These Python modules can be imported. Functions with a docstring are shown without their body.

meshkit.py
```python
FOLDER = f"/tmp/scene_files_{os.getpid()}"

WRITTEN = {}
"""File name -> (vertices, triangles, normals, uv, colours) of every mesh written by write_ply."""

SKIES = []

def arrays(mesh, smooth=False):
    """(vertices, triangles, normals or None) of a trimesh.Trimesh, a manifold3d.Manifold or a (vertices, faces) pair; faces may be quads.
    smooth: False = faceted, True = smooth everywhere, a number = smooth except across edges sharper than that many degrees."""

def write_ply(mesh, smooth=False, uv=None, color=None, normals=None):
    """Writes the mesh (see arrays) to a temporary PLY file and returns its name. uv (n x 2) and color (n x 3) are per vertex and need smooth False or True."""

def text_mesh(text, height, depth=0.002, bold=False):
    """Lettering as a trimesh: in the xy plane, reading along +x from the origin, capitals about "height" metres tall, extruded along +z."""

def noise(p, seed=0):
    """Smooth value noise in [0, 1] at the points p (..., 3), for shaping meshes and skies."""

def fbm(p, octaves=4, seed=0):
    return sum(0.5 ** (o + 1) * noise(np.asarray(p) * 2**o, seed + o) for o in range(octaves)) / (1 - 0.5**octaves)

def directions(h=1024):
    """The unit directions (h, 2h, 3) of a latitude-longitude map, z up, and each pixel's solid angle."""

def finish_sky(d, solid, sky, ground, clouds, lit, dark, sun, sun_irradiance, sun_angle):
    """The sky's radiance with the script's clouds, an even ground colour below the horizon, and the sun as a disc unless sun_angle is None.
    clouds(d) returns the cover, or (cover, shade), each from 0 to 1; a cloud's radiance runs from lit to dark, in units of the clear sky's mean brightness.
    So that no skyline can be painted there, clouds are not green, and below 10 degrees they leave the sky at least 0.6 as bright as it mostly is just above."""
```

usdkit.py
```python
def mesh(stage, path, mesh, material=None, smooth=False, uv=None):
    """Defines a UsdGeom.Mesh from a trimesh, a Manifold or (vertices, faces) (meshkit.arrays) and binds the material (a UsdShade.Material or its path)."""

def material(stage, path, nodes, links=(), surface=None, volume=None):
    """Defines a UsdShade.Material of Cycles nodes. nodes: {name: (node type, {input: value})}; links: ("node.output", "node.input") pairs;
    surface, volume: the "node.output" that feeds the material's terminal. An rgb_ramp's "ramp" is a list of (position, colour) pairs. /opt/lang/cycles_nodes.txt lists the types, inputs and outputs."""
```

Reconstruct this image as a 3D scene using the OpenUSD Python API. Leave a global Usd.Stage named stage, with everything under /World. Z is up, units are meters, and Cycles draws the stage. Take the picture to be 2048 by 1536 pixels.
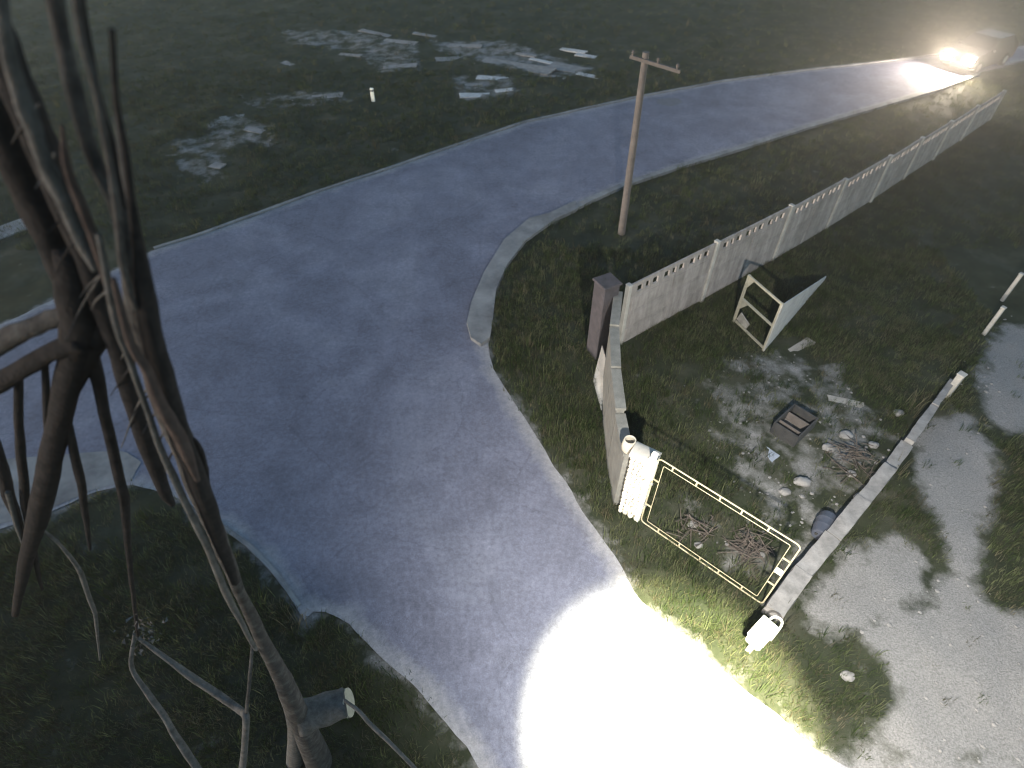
import math, random
import numpy as np, trimesh, shapely
import shapely.geometry as sg
from pxr import Usd, UsdGeom, UsdLux, UsdShade, Gf, Sdf, Vt
import usdkit, meshkit

stage = Usd.Stage.CreateInMemory()
UsdGeom.SetStageUpAxis(stage, "Z")
world = UsdGeom.Xform.Define(stage, "/World")
stage.SetDefaultPrim(world.GetPrim())
UsdGeom.Scope.Define(stage, "/World/Looks")
rng = np.random.default_rng(7)
random.seed(7)
PI = math.pi

# ------------------------------------------------------------------ camera
F, NADIR, CAM_H = 1190.0, 1930.0, 11.0          # pixels of a 2048 wide frame, metres
pitch = math.atan2(NADIR - 768.0, F)            # angle between the view axis and straight down
cam = UsdGeom.Camera.Define(stage, "/World/Camera")
cam.AddTranslateOp().Set(Gf.Vec3d(0, 0, CAM_H))
cam.AddRotateXOp().Set(math.degrees(pitch))
cam.CreateHorizontalApertureAttr(36.0)
cam.CreateVerticalApertureAttr(27.0)
cam.CreateFocalLengthAttr(F / 2048 * 36.0)
cam.CreateFStopAttr(0.7)
cam.CreateFocusDistanceAttr(8.5)
cam.CreateExposureAttr(2.0)
cam.CreateClippingRangeAttr(Gf.Vec2f(0.05, 5000))

# ------------------------------------------------------------------ sky and sun (dusk, sun just at the horizon)
SUN_EL, SUN_ROT = math.radians(4.0), math.radians(250.0)
dome = UsdLux.DomeLight.Define(stage, "/World/sky")
dome.CreateIntensityAttr(1.0)
sky = usdkit.material(stage, "/World/Looks/sky", {
    "s": ("sky_texture", {"sky_type": "single_scattering", "sun_disc": False, "sun_elevation": SUN_EL, "sun_rotation": SUN_ROT, "aerosol_density": 0.4, "ozone_density": 2.0}),
    "b": ("background_shader", {"strength": 0.14})}, [("s.color", "b.color")], surface="b.background")
UsdShade.MaterialBindingAPI.Apply(dome.GetPrim()).Bind(sky)
dome.GetPrim().SetCustomDataByKey("kind", "structure")
sun = UsdLux.DistantLight.Define(stage, "/World/sun")
sun.CreateNormalizeAttr(True)
sun.CreateIntensityAttr(0.4)
sun.CreateAngleAttr(20.0)
sun.CreateColorAttr(Gf.Vec3f(1.0, 0.9, 0.78))
sd = np.array([math.sin(SUN_ROT) * math.cos(SUN_EL), math.cos(SUN_ROT) * math.cos(SUN_EL), math.sin(SUN_EL)])


def aim(prim, d, pos=(0, 0, 0)):
    """Places prim at pos so that its -z axis points along d."""
    z = -np.asarray(d, float) / np.linalg.norm(d)
    x = np.cross([0, 0, 1.0] if abs(z[2]) < 0.99 else [0, 1.0, 0], z)
    x /= np.linalg.norm(x)
    y = np.cross(z, x)
    UsdGeom.Xformable(prim).AddTransformOp().Set(Gf.Matrix4d(*x, 0, *y, 0, *z, 0, *[float(c) for c in pos], 1))


aim(sun, -sd)

# ------------------------------------------------------------------ helpers
ca, sa = math.cos(pitch), math.sin(pitch)


def ray(px, py):
    x, y, z = (px - 1024) / F, -(py - 768) / F, -1.0        # camera space
    return np.array([x, y * ca - z * sa, y * sa + z * ca])


def at(px, py, z=0.0):
    """The point at height z that a pixel of the 2048 wide photograph looks at."""
    d = ray(px, py)
    t = (z - CAM_H) / d[2]
    return np.array([d[0] * t, d[1] * t, z])


def up_at(base, px, py):
    """Height above the ground of pixel (px, py), taken to stand over the ground point base."""
    d = ray(px, py)
    return CAM_H + np.dot(d[:2], base[:2]) / np.dot(d[:2], d[:2]) * d[2]


def in_plane(px, py, wy):
    d = ray(px, py)
    t = wy / d[1]
    return np.array([d[0] * t, wy, CAM_H + d[2] * t])


USED = {}


def unique(parent, name):
    k = (parent, name)
    n = USED.get(k, 0)
    USED[k] = n + 1
    return name if n == 0 else f"{name}_{n:03d}"


def tagp(prim, label=None, cat=None, group=None, kind=None):
    for k, v in (("label", label), ("category", cat), ("group", group), ("kind", kind)):
        if v:
            prim.SetCustomDataByKey(k, v)
    return prim


def obj(name, mesh, mat, parent="/World", smooth=False, **tags):
    parent = parent if isinstance(parent, str) else str(parent.GetPath())
    path = f"{parent}/{unique(parent, name)}"
    m = usdkit.mesh(stage, path, mesh, M[mat] if isinstance(mat, str) else mat, smooth=smooth)
    return tagp(m.GetPrim(), **tags)


def thing(name, label, cat, loc=(0, 0, 0), rotz=0.0, group=None):
    x = UsdGeom.Xform.Define(stage, "/World/" + unique("/World", name))
    x.AddTranslateOp().Set(Gf.Vec3d(*[float(c) for c in loc]))
    x.AddRotateZOp().Set(math.degrees(rotz))
    return tagp(x.GetPrim(), label, cat, group)


def box(sx, sy, sz, c=(0, 0, 0), rz=0.0, bevel=0.0, R=None):
    if bevel > 0:
        b = min(bevel, sx / 2.2, sy / 2.2, sz / 2.2)
        pts = []
        for i in (-1, 1):
            for j in (-1, 1):
                for k in (-1, 1):
                    p = np.array([i * sx / 2, j * sy / 2, k * sz / 2])
                    for ax in range(3):
                        q = p.copy()
                        for a2 in range(3):
                            if a2 != ax:
                                q[a2] -= np.sign(p[a2]) * b
                        pts.append(q)
        m = trimesh.convex.convex_hull(np.array(pts))
    else:
        m = trimesh.creation.box([sx, sy, sz])
    if R is not None:
        m.apply_transform(R)
    if rz:
        m.apply_transform(trimesh.transformations.rotation_matrix(rz, [0, 0, 1]))
    m.apply_translation(c)
    return m


def bar(a, b, w, h, up=(0, 0, 1)):
    """A box from a to b, w wide and h high."""
    a, b = np.asarray(a, float), np.asarray(b, float)
    d = b - a
    L = np.linalg.norm(d)
    x = d / L
    y = np.cross(up, x)
    y /= np.linalg.norm(y)
    z = np.cross(x, y)
    T = np.eye(4)
    T[:3, 0], T[:3, 1], T[:3, 2], T[:3, 3] = x, y, z, (a + b) / 2
    m = trimesh.creation.box([L, w, h])
    m.apply_transform(T)
    return m


def tube(pts, rad, sides=8, cap=True):
    p = np.asarray(pts, float)
    n = len(p)
    rad = np.broadcast_to(np.asarray(rad, float), (n,) if np.ndim(rad) < 2 else np.shape(rad))
    t = np.gradient(p, axis=0)
    t /= np.linalg.norm(t, axis=1, keepdims=True)
    ref = np.array([0, 0, 1.0]) if abs(t[0][2]) < 0.9 else np.array([1.0, 0, 0])
    a = np.cross(t[0], ref)
    a /= np.linalg.norm(a)
    ang = np.arange(sides) / sides * 2 * PI
    V = []
    for i in range(n):
        a = a - t[i] * np.dot(a, t[i])
        a /= np.linalg.norm(a)
        b = np.cross(t[i], a)
        r = rad[i] if np.ndim(rad) < 2 else rad[i][:, None]
        V.append(p[i] + r * (np.cos(ang)[:, None] * a + np.sin(ang)[:, None] * b))
    V = np.vstack(V)
    f = []
    for i in range(n - 1):
        for j in range(sides):
            k = (j + 1) % sides
            f += [[i * sides + j, i * sides + k, (i + 1) * sides + k], [i * sides + j, (i + 1) * sides + k, (i + 1) * sides + j]]
    if cap:
        V = np.vstack([V, p[0], p[-1]])
        c0, c1 = len(V) - 2, len(V) - 1
        for j in range(sides):
            k = (j + 1) % sides
            f += [[c0, k, j], [c1, (n - 1) * sides + j, (n - 1) * sides + k]]
    return trimesh.Trimesh(V, np.array(f), process=False)


def smooth_line(pts, n):
    """n points along a Catmull-Rom curve through pts."""
    p = np.asarray(pts, float)
    p = np.vstack([2 * p[0] - p[1], p, 2 * p[-1] - p[-2]])
    out = []
    for u in np.linspace(0, len(p) - 3 - 1e-9, n):
        i = int(u)
        s = u - i
        a, b, c, d = p[i:i + 4]
        out.append(0.5 * (2 * b + (c - a) * s + (2 * a - 5 * b + 4 * c - d) * s * s + (3 * b - a - 3 * c + d) * s ** 3))
    return np.array(out)


def cat(*ms):
    return trimesh.util.concatenate(list(ms))


def rock(rx, ry, rz, seed, sub=1, rough=0.35):
    m = trimesh.creation.icosphere(sub, 1.0)
    v = m.vertices * (1 + rough * (meshkit.fbm(m.vertices * 1.7 + seed * 7.3, 3, seed)[:, None] - 0.5) * 2)
    m.vertices = v * [rx, ry, rz]
    return m


# ------------------------------------------------------------------ materials
M = {}


def mat(name, c1, c2, scale=8.0, rough=0.85, bump=0.0, bscale=40.0, detail=6, spec=0.3, metallic=0.0, third=None, coords="object", dist=0.02):
    n = {"co": ("texture_coordinate", {}), "n": ("noise_texture", {"scale": scale, "detail": detail, "roughness": 0.65}),
         "r": ("rgb_ramp", {"ramp": [(0.3, c1), (0.7, c2)] if third is None else [(0.28, c1), (0.52, c2), (0.72, third)]}),
         "p": ("principled_bsdf", {"roughness": rough, "specular_ior_level": spec, "metallic": metallic})}
    src = "co.object"
    if coords == "world":
        n["g"] = ("geometry", {})
        src = "g.position"
    l = [(src, "n.vector"), ("n.fac", "r.fac"), ("r.color", "p.base_color")]
    if bump:
        n["bn"] = ("noise_texture", {"scale": bscale, "detail": 5, "roughness": 0.7})
        n["b"] = ("bump", {"strength": bump, "distance": dist})
        l += [(src, "bn.vector"), ("bn.fac", "b.height"), ("b.normal", "p.normal")]
    M[name] = usdkit.material(stage, "/World/Looks/" + name, n, l, surface="p.BSDF")


mat("concrete_pale", (0.20, 0.19, 0.18), (0.34, 0.32, 0.30), 3.0, 0.9, 0.6, 30)
M["concrete_panel"] = usdkit.material(stage, "/World/Looks/concrete_panel", {
    "g": ("geometry", {}), "mp": ("mapping", {"scale": (3.0, 3.0, 0.5)}), "n1": ("noise_texture", {"scale": 1.6, "detail": 6, "roughness": 0.7}), "n2": ("noise_texture", {"scale": 2.2, "detail": 6, "roughness": 0.7}),
    "n3": ("noise_texture", {"scale": 40.0, "detail": 4, "roughness": 0.8}),
    "r1": ("rgb_ramp", {"ramp": [(0.3, (0.135, 0.118, 0.115)), (0.5, (0.215, 0.192, 0.186)), (0.7, (0.29, 0.262, 0.255))]}),
    "r2": ("rgb_ramp", {"ramp": [(0.3, (0.68, 0.69, 0.67)), (0.55, (1.0, 1.0, 1.0))]}),
    "m": ("mix", {"mix_type": "multiply", "fac": 0.9}), "b": ("bump", {"strength": 0.6, "distance": 0.02}), "p": ("principled_bsdf", {"roughness": 0.92, "specular_ior_level": 0.2})},
    [("g.position", "mp.vector"), ("mp.vector", "n1.vector"), ("g.position", "n2.vector"), ("g.position", "n3.vector"), ("n1.fac", "r1.fac"), ("n2.fac", "r2.fac"), ("r1.color", "m.color1"), ("r2.color", "m.color2"),
     ("m.color", "p.base_color"), ("n3.fac", "b.height"), ("b.normal", "p.normal")], surface="p.BSDF")
mat("kerb_stone", (0.085, 0.085, 0.092), (0.2, 0.2, 0.205), 1.3, 0.9, 0.5, 30, coords="world")
mat("limewash", (0.42, 0.38, 0.32), (0.72, 0.68, 0.58), 9.0, 0.9, 0.8, 22)
mat("plaster_dull", (0.095, 0.093, 0.088), (0.165, 0.16, 0.15), 4.0, 0.9, 0.6, 25)
mat("mortar_dark", (0.10, 0.09, 0.08), (0.18, 0.16, 0.14), 9.0, 0.95, 0.6, 30)
mat("white_paint", (0.70, 0.68, 0.60), (0.82, 0.80, 0.72), 6.0, 0.5, 0.15, 60)
mat("gate_paint", (0.24, 0.20, 0.13), (0.42, 0.37, 0.26), 9.0, 0.5, 0.2, 80)
mat("wood_pole", (0.07, 0.06, 0.057), (0.115, 0.098, 0.092), 5.0, 0.85, 0.6, 20)
mat("wood_weathered", (0.16, 0.145, 0.13), (0.28, 0.26, 0.24), 5.0, 0.85, 0.5, 25)
mat("frame_wood", (0.2, 0.18, 0.14), (0.31, 0.28, 0.22), 6.0, 0.8, 0.3, 25)
mat("hut_panel", (0.26, 0.25, 0.25), (0.38, 0.36, 0.36), 3.0, 0.7, 0.3, 20)
mat("post_dark", (0.03, 0.027, 0.031), (0.055, 0.048, 0.055), 5.0, 0.85, 0.4, 20)
mat("dark_wood", (0.02, 0.02, 0.022), (0.045, 0.042, 0.042), 5.0, 0.85, 0.5, 25)
mat("bark", (0.018, 0.018, 0.02), (0.045, 0.043, 0.043), 9.0, 0.95, 1.0, 28, third=(0.08, 0.078, 0.078), spec=0.1)
mat("bark_dark", (0.008, 0.008, 0.009), (0.022, 0.02, 0.021), 9.0, 0.95, 1.0, 28, spec=0.1)
mat("bark_pale", (0.04, 0.04, 0.04), (0.10, 0.098, 0.098), 10.0, 0.95, 1.0, 28, spec=0.1)
mat("bark_brown", (0.03, 0.023, 0.022), (0.065, 0.05, 0.047), 10.0, 0.95, 1.0, 28, spec=0.1)
mat("cut_wood", (0.2, 0.185, 0.15), (0.3, 0.28, 0.23), 14.0, 0.8, 0.3, 40)
mat("stone_grey", (0.11, 0.105, 0.105), (0.21, 0.20, 0.20), 4.0, 0.9, 0.7, 20)
mat("stone_pale", (0.26, 0.255, 0.26), (0.42, 0.41, 0.41), 4.0, 0.9, 0.6, 20)
mat("sheet_blue", (0.16, 0.18, 0.22), (0.24, 0.26, 0.32), 4.0, 0.6, 0.3, 12)
mat("barrel_blue", (0.03, 0.035, 0.05), (0.05, 0.055, 0.075), 4.0, 0.5, 0.2, 12)
mat("twig", (0.03, 0.024, 0.02), (0.085, 0.068, 0.06), 12.0, 0.9)
mat("steel_grey", (0.2, 0.2, 0.2), (0.3, 0.3, 0.3), 6.0, 0.5, 0.1, 60, metallic=0.4)
mat("tar", (0.07, 0.071, 0.085), (0.10, 0.10, 0.12), 6.0, 0.8, 0.3, 40, coords="world")
mat("rubber", (0.015, 0.015, 0.015), (0.03, 0.03, 0.03), 8.0, 0.8)
mat("car_paint", (0.016, 0.016, 0.018), (0.024, 0.024, 0.027), 2.0, 0.5, spec=0.25)
mat("car_glass", (0.02, 0.022, 0.025), (0.03, 0.03, 0.034), 2.0, 0.4, spec=0.1)
mat("car_plastic", (0.02, 0.02, 0.02), (0.035, 0.035, 0.035), 5.0, 0.6)
mat("ceramic", (0.28, 0.25, 0.21), (0.38, 0.35, 0.3), 3.0, 0.5)


def emit(name, color, strength):
    M[name] = usdkit.material(stage, "/World/Looks/" + name, {"e": ("emission", {"color": color, "strength": strength})}, surface="e.emission")


emit("headlight_glow", (1.0, 0.84, 0.66), 1300.0)
emit("lamp_glow", (1.0, 0.93, 0.62), 60.0)

# asphalt: bluish grey, worn lighter in places, patched darker
M["asphalt"] = usdkit.material(stage, "/World/Looks/asphalt", {
    "g": ("geometry", {}), "a": ("attribute", {"attribute": "edge"}),
    "n1": ("noise_texture", {"scale": 0.2, "detail": 6, "roughness": 0.62, "distortion": 1.2}), "n4": ("noise_texture", {"scale": 1.1, "detail": 6, "roughness": 0.7}),
    "n2": ("noise_texture", {"scale": 9.0, "detail": 8, "roughness": 0.75}), "n3": ("noise_texture", {"scale": 55.0, "detail": 3, "roughness": 0.8}),
    "r1": ("rgb_ramp", {"ramp": [(0.28, (0.086, 0.088, 0.118)), (0.5, (0.118, 0.121, 0.162)), (0.7, (0.152, 0.155, 0.198))]}),
    "r2": ("rgb_ramp", {"ramp": [(0.3, (0.72, 0.72, 0.72)), (0.7, (1.22, 1.22, 1.22))]}),
    "r3": ("rgb_ramp", {"ramp": [(0.3, (0.7, 0.7, 0.7)), (0.7, (1.3, 1.3, 1.3))]}),
    "r4": ("rgb_ramp", {"ramp": [(0.3, (0.8, 0.8, 0.8)), (0.7, (1.15, 1.15, 1.15))]}),
    "m1": ("mix", {"mix_type": "multiply", "fac": 1.0}), "m2": ("mix", {"mix_type": "multiply", "fac": 0.8}), "m4": ("mix", {"mix_type": "multiply", "fac": 1.0}),
    "v": ("voronoi_texture", {"feature": "distance_to_edge", "scale": 0.32}), "nd": ("noise_texture", {"scale": 1.4, "detail": 5, "roughness": 0.7}), "va": ("mix", {"mix_type": "add", "fac": 0.55}),
    "vr": ("rgb_ramp", {"ramp": [(0.0, (0.62, 0.62, 0.62)), (0.010, (1, 1, 1))]}), "mc": ("mix", {"mix_type": "multiply", "fac": 0.4}),
    "s": ("math", {"math_type": "subtract", "value2": 0.5}), "s2": ("math", {"math_type": "multiply_add", "value2": 1.4}),
    "rm": ("rgb_ramp", {"ramp": [(0.3, (0, 0, 0)), (0.9, (1, 1, 1))]}), "md": ("mix", {"mix_type": "mix", "color2": (0.20, 0.195, 0.21)}),
    "b": ("bump", {"strength": 0.5, "distance": 0.01}), "p": ("principled_bsdf", {"roughness": 0.9, "specular_ior_level": 0.2})},
    [("g.position", "n1.vector"), ("g.position", "n2.vector"), ("g.position", "n3.vector"), ("g.position", "n4.vector"), ("g.position", "nd.vector"), ("g.position", "va.color1"), ("nd.color", "va.color2"), ("va.color", "v.vector"),
     ("n1.fac", "r1.fac"), ("n2.fac", "r2.fac"), ("n3.fac", "r3.fac"), ("n4.fac", "r4.fac"), ("v.distance", "vr.fac"),
     ("r1.color", "m4.color1"), ("r4.color", "m4.color2"), ("m4.color", "mc.color1"), ("vr.color", "mc.color2"),
     ("n4.fac", "s.value1"), ("s.value", "s2.value1"), ("a.fac", "s2.value3"), ("s2.value", "rm.fac"), ("rm.color", "md.fac"), ("mc.color", "md.color1"),
     ("md.color", "m1.color1"), ("r2.color", "m1.color2"), ("m1.color", "m2.color1"), ("r3.color", "m2.color2"), ("m2.color", "p.base_color"),
     ("n3.fac", "b.height"), ("b.normal", "p.normal")], surface="p.BSDF")

# ground: dark turf and soil; "bare" (0..1) marks dusty gravelly ground
M["ground"] = usdkit.material(stage, "/World/Looks/ground", {
    "g": ("geometry", {}), "a": ("attribute", {"attribute": "bare"}),
    "n1": ("noise_texture", {"scale": 0.7, "detail": 6, "roughness": 0.7}), "n2": ("noise_texture", {"scale": 1.7, "detail": 7, "roughness": 0.62}),
    "n3": ("noise_texture", {"scale": 30.0, "detail": 4, "roughness": 0.8}),
    "turf": ("rgb_ramp", {"ramp": [(0.3, (0.013, 0.017, 0.010)), (0.5, (0.026, 0.030, 0.018)), (0.7, (0.055, 0.053, 0.040))]}),
    "grav": ("rgb_ramp", {"ramp": [(0.28, (0.085, 0.082, 0.080)), (0.5, (0.165, 0.158, 0.158)), (0.72, (0.25, 0.242, 0.242))]}),
    "s": ("math", {"math_type": "subtract", "value2": 0.5}), "s2": ("math", {"math_type": "multiply_add", "value2": 1.9}),
    "rm": ("rgb_ramp", {"ramp": [(0.26, (0, 0, 0)), (0.7, (1, 1, 1))]}), "mx": ("mix", {"mix_type": "mix"}),
    "b": ("bump", {"strength": 0.8, "distance": 0.03}), "p": ("principled_bsdf", {"roughness": 0.95, "specular_ior_level": 0.1})},
    [("g.position", "n1.vector"), ("g.position", "n2.vector"), ("g.position", "n3.vector"), ("n1.fac", "turf.fac"), ("n3.fac", "grav.fac"),
     ("n2.fac", "s.value1"), ("s.value", "s2.value1"), ("a.fac", "s2.value3"), ("s2.value", "rm.fac"), ("rm.color", "mx.fac"), ("turf.color", "mx.color1"), ("grav.color", "mx.color2"),
     ("mx.color", "p.base_color"), ("n3.fac", "b.height"), ("b.normal", "p.normal")], surface="p.BSDF")


def leaf_mat(name, cols, trans=0.25):
    M[name] = usdkit.material(stage, "/World/Looks/" + name, {
        "o": ("object_info", {}), "g": ("geometry", {}), "n": ("noise_texture", {"scale": 0.5, "detail": 4}),
        "ad": ("math", {"math_type": "add"}), "h": ("math", {"math_type": "multiply", "value2": 0.5}),
        "r": ("rgb_ramp", {"ramp": [(0.3, cols[0]), (0.5, cols[1]), (0.7, cols[2])]}),
        "d": ("diffuse_bsdf", {}), "t": ("translucent_bsdf", {}), "m": ("mix_closure", {"fac": trans})},
        [("g.position", "n.vector"), ("n.fac", "ad.value1"), ("o.random", "ad.value2"), ("ad.value", "h.value1"), ("h.value", "r.fac"), ("r.color", "d.color"), ("r.color", "t.color"),
         ("d.BSDF", "m.closure1"), ("t.BSDF", "m.closure2")], surface="m.closure")


leaf_mat("grass_green", [(0.022, 0.034, 0.011), (0.046, 0.060, 0.025), (0.084, 0.088, 0.048)])
leaf_mat("grass_dry", [(0.04, 0.036, 0.022), (0.07, 0.062, 0.04), (0.10, 0.09, 0.06)])

# ------------------------------------------------------------------ ground plan
def P(*pts):
    return [tuple(at(x, y)[:2]) for x, y in pts]


outer_edge = [(-260, 770), (-100, 700), (0, 650), (130, 590), (250, 530), (310, 500), (400, 472), (500, 436), (640, 384), (770, 342), (900, 297), (1050, 246), (1180, 217), (1290, 193), (1450, 163), (1600, 143), (1750, 126), (1900, 108), (2050, 92), (2250, 74)]
inner_edge = [(2250, 92), (2050, 120), (1950, 150), (1870, 180), (1700, 229), (1600, 258), (1500, 290), (1350, 335), (1250, 368), (1180, 398), (1130, 424), (1060, 462), (1020, 505), (995, 550), (982, 600), (978, 650), (975, 700), (990, 740), (1020, 790), (1050, 840), (1080, 885), (1110, 935), (1140, 980), (1170, 1027), (1205, 1080), (1240, 1130), (1258, 1165), (1270, 1195), (1310, 1225), (1370, 1275), (1440, 1335), (1500, 1388), (1570, 1445), (1610, 1490), (1700, 1540), (1800, 1620)]
near_edge = [(1000, 1620), (955, 1536), (900, 1455), (840, 1385), (760, 1312), (690, 1248), (650, 1226), (628, 1224), (612, 1246), (594, 1215), (560, 1165), (510, 1110), (460, 1066), (430, 1046), (390, 1020), (330, 985), (260, 968), (190, 985), (90, 1030), (0, 1060), (-200, 1130), (-330, 1180)]


def rough_ring(pts, step=0.25, amp=0.05, seed=0):
    line = sg.LineString(pts)
    n = max(8, int(line.length / step))
    p = np.array([line.interpolate(i / n, True).coords[0] for i in range(n + 1)])
    q = meshkit.noise(np.c_[p * 1.3, np.zeros(len(p))], seed) + 0.6 * meshkit.noise(np.c_[p * 4.0, np.zeros(len(p))], seed + 1) - 0.8
    r = meshkit.noise(np.c_[p * 1.3, np.ones(len(p)) * 5], seed + 2) + 0.6 * meshkit.noise(np.c_[p * 4.0, np.ones(len(p)) * 9], seed + 3) - 0.8
    return p + amp * np.c_[q, r]


oe, ie, ne = (np.array(P(*e)) for e in (outer_edge, inner_edge, near_edge))
road_ring = np.vstack([rough_ring(oe, amp=0.07, seed=3), rough_ring(ie, amp=0.07, seed=5), [[2.2, -7.0], [-0.2, -7.0]], rough_ring(ne, amp=0.09, seed=8)])
road_poly = sg.Polygon(road_ring).buffer(0)
if road_poly.geom_type != "Polygon":
    road_poly = max(road_poly.geoms, key=lambda g: g.area)


def flat(poly, z):
    v, f = trimesh.creation.triangulate_polygon(poly, engine="earcut")
    m = trimesh.Trimesh(np.c_[v, np.full(len(v), z)], f, process=False)
    if m.face_normals[0][2] < 0:
        m.invert()
    return m


from scipy.spatial import Delaunay
rb = road_poly.bounds
RX, RY = np.meshgrid(np.arange(rb[0], min(rb[2], 60), 0.35), np.arange(rb[1], rb[3], 0.35))
rp = np.c_[RX.ravel(), RY.ravel()] + rng.uniform(-0.05, 0.05, (RX.size, 2))
rp = rp[shapely.contains(road_poly.buffer(-0.12), shapely.points(rp))]
rim = np.array(road_poly.exterior.segmentize(0.25).coords)[:-1]
rp = np.vstack([rim, rp])
rt = Delaunay(rp).simplices
rt = rt[shapely.contains(road_poly, shapely.points(rp[rt].mean(1)))]
cr_ = np.cross(rp[rt[:, 1]] - rp[rt[:, 0]], rp[rt[:, 2]] - rp[rt[:, 0]])
rt[cr_ < 0] = rt[cr_ < 0][:, ::-1]
redge = shapely.distance(shapely.points(rp), road_poly.exterior)
rpr = obj("road", (np.c_[rp, np.full(len(rp), 0.012)], rt), "asphalt", kind="structure")
UsdGeom.PrimvarsAPI(rpr).CreatePrimvar("edge", Sdf.ValueTypeNames.FloatArray, "vertex").Set(Vt.FloatArray.FromNumpy(np.clip(1 - redge / 0.55, 0, 1).astype(np.float32)))

# bare, gravelly ground in the yards on the right and by the wall
bare_px = [
    [(1640, 1230), (1655, 1190), (1720, 1130), (1790, 1095), (1835, 1120), (1830, 1180), (1790, 1210), (1720, 1240), (1665, 1248)],
    [(1840, 880), (1880, 850), (1930, 840), (1970, 900), (1965, 980), (1940, 1060), (1930, 1130), (1915, 1110), (1905, 1040), (1870, 1010), (1845, 950)],
    [(1740, 1260), (1790, 1235), (1880, 1250), (1890, 1185), (1940, 1170), (1965, 1220), (2060, 1260), (2130, 1330), (2130, 1500), (2040, 1500), (1990, 1500), (1900, 1490), (1800, 1500), (1760, 1500), (1810, 1430), (1815, 1360), (1790, 1320), (1740, 1285)],
    [(1690, 1530), (1790, 1500), (2060, 1500), (2100, 1600), (1700, 1600)],
    [(1980, 720), (2020, 660), (2080, 650), (2100, 860), (2000, 850), (1970, 780)],
    [(1550, 985), (1590, 950), (1650, 980), (1640, 1030), (1570, 1010)],
    [(1640, 880), (1700, 850), (1745, 880), (1740, 940), (1690, 950), (1650, 920)],
    [(1475, 710), (1530, 700), (1640, 740), (1700, 790), (1740, 810), (1720, 830), (1640, 790), (1540, 760)],
    [(1440, 1080), (1490, 1050), (1560, 1080), (1555, 1130), (1500, 1160), (1450, 1130)],
    [(1400, 780), (1440, 740), (1480, 800), (1450, 850), (1410, 830)],
    [(400, 250), (470, 225), (540, 250), (545, 290), (430, 300)],
    [(340, 280), (430, 270), (450, 340), (420, 370), (350, 340)],
    [(560, 60), (700, 60), (840, 90), (840, 140), (760, 145), (700, 100), (580, 90)],
    [(860, 80), (1000, 80), (1110, 110), (1190, 135), (1180, 152), (1060, 150), (960, 125), (870, 100)],
    [(900, 150), (1030, 150), (1040, 195), (920, 205)],
    [(480, 195), (620, 180), (720, 188), (700, 205), (600, 215), (490, 215)],
    [(1400, 770), (1480, 700), (1560, 700), (1680, 730), (1770, 830), (1780, 920), (1720, 1010), (1640, 1070), (1560, 1060), (1480, 990), (1420, 880)],
    [(1330, 980), (1400, 1010), (1470, 1080), (1440, 1120), (1360, 1060)],
    [(1600, 1060), (1680, 1010), (1720, 985), (1745, 985), (1640, 1110), (1590, 1160), (1545, 1230), (1530, 1200)],
]
weights = [1.0, 0.95, 1.0, 0.75, 0.85, 0.55, 0.6, 0.5, 0.45, 0.35, 0.42, 0.42, 0.43, 0.5, 0.42, 0.35, 0.4, 0.35, 0.6]
bare_polys = [sg.Polygon(P(*p)).buffer(0.22 if i < 5 else 0.0) for i, p in enumerate(bare_px)]

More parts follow.
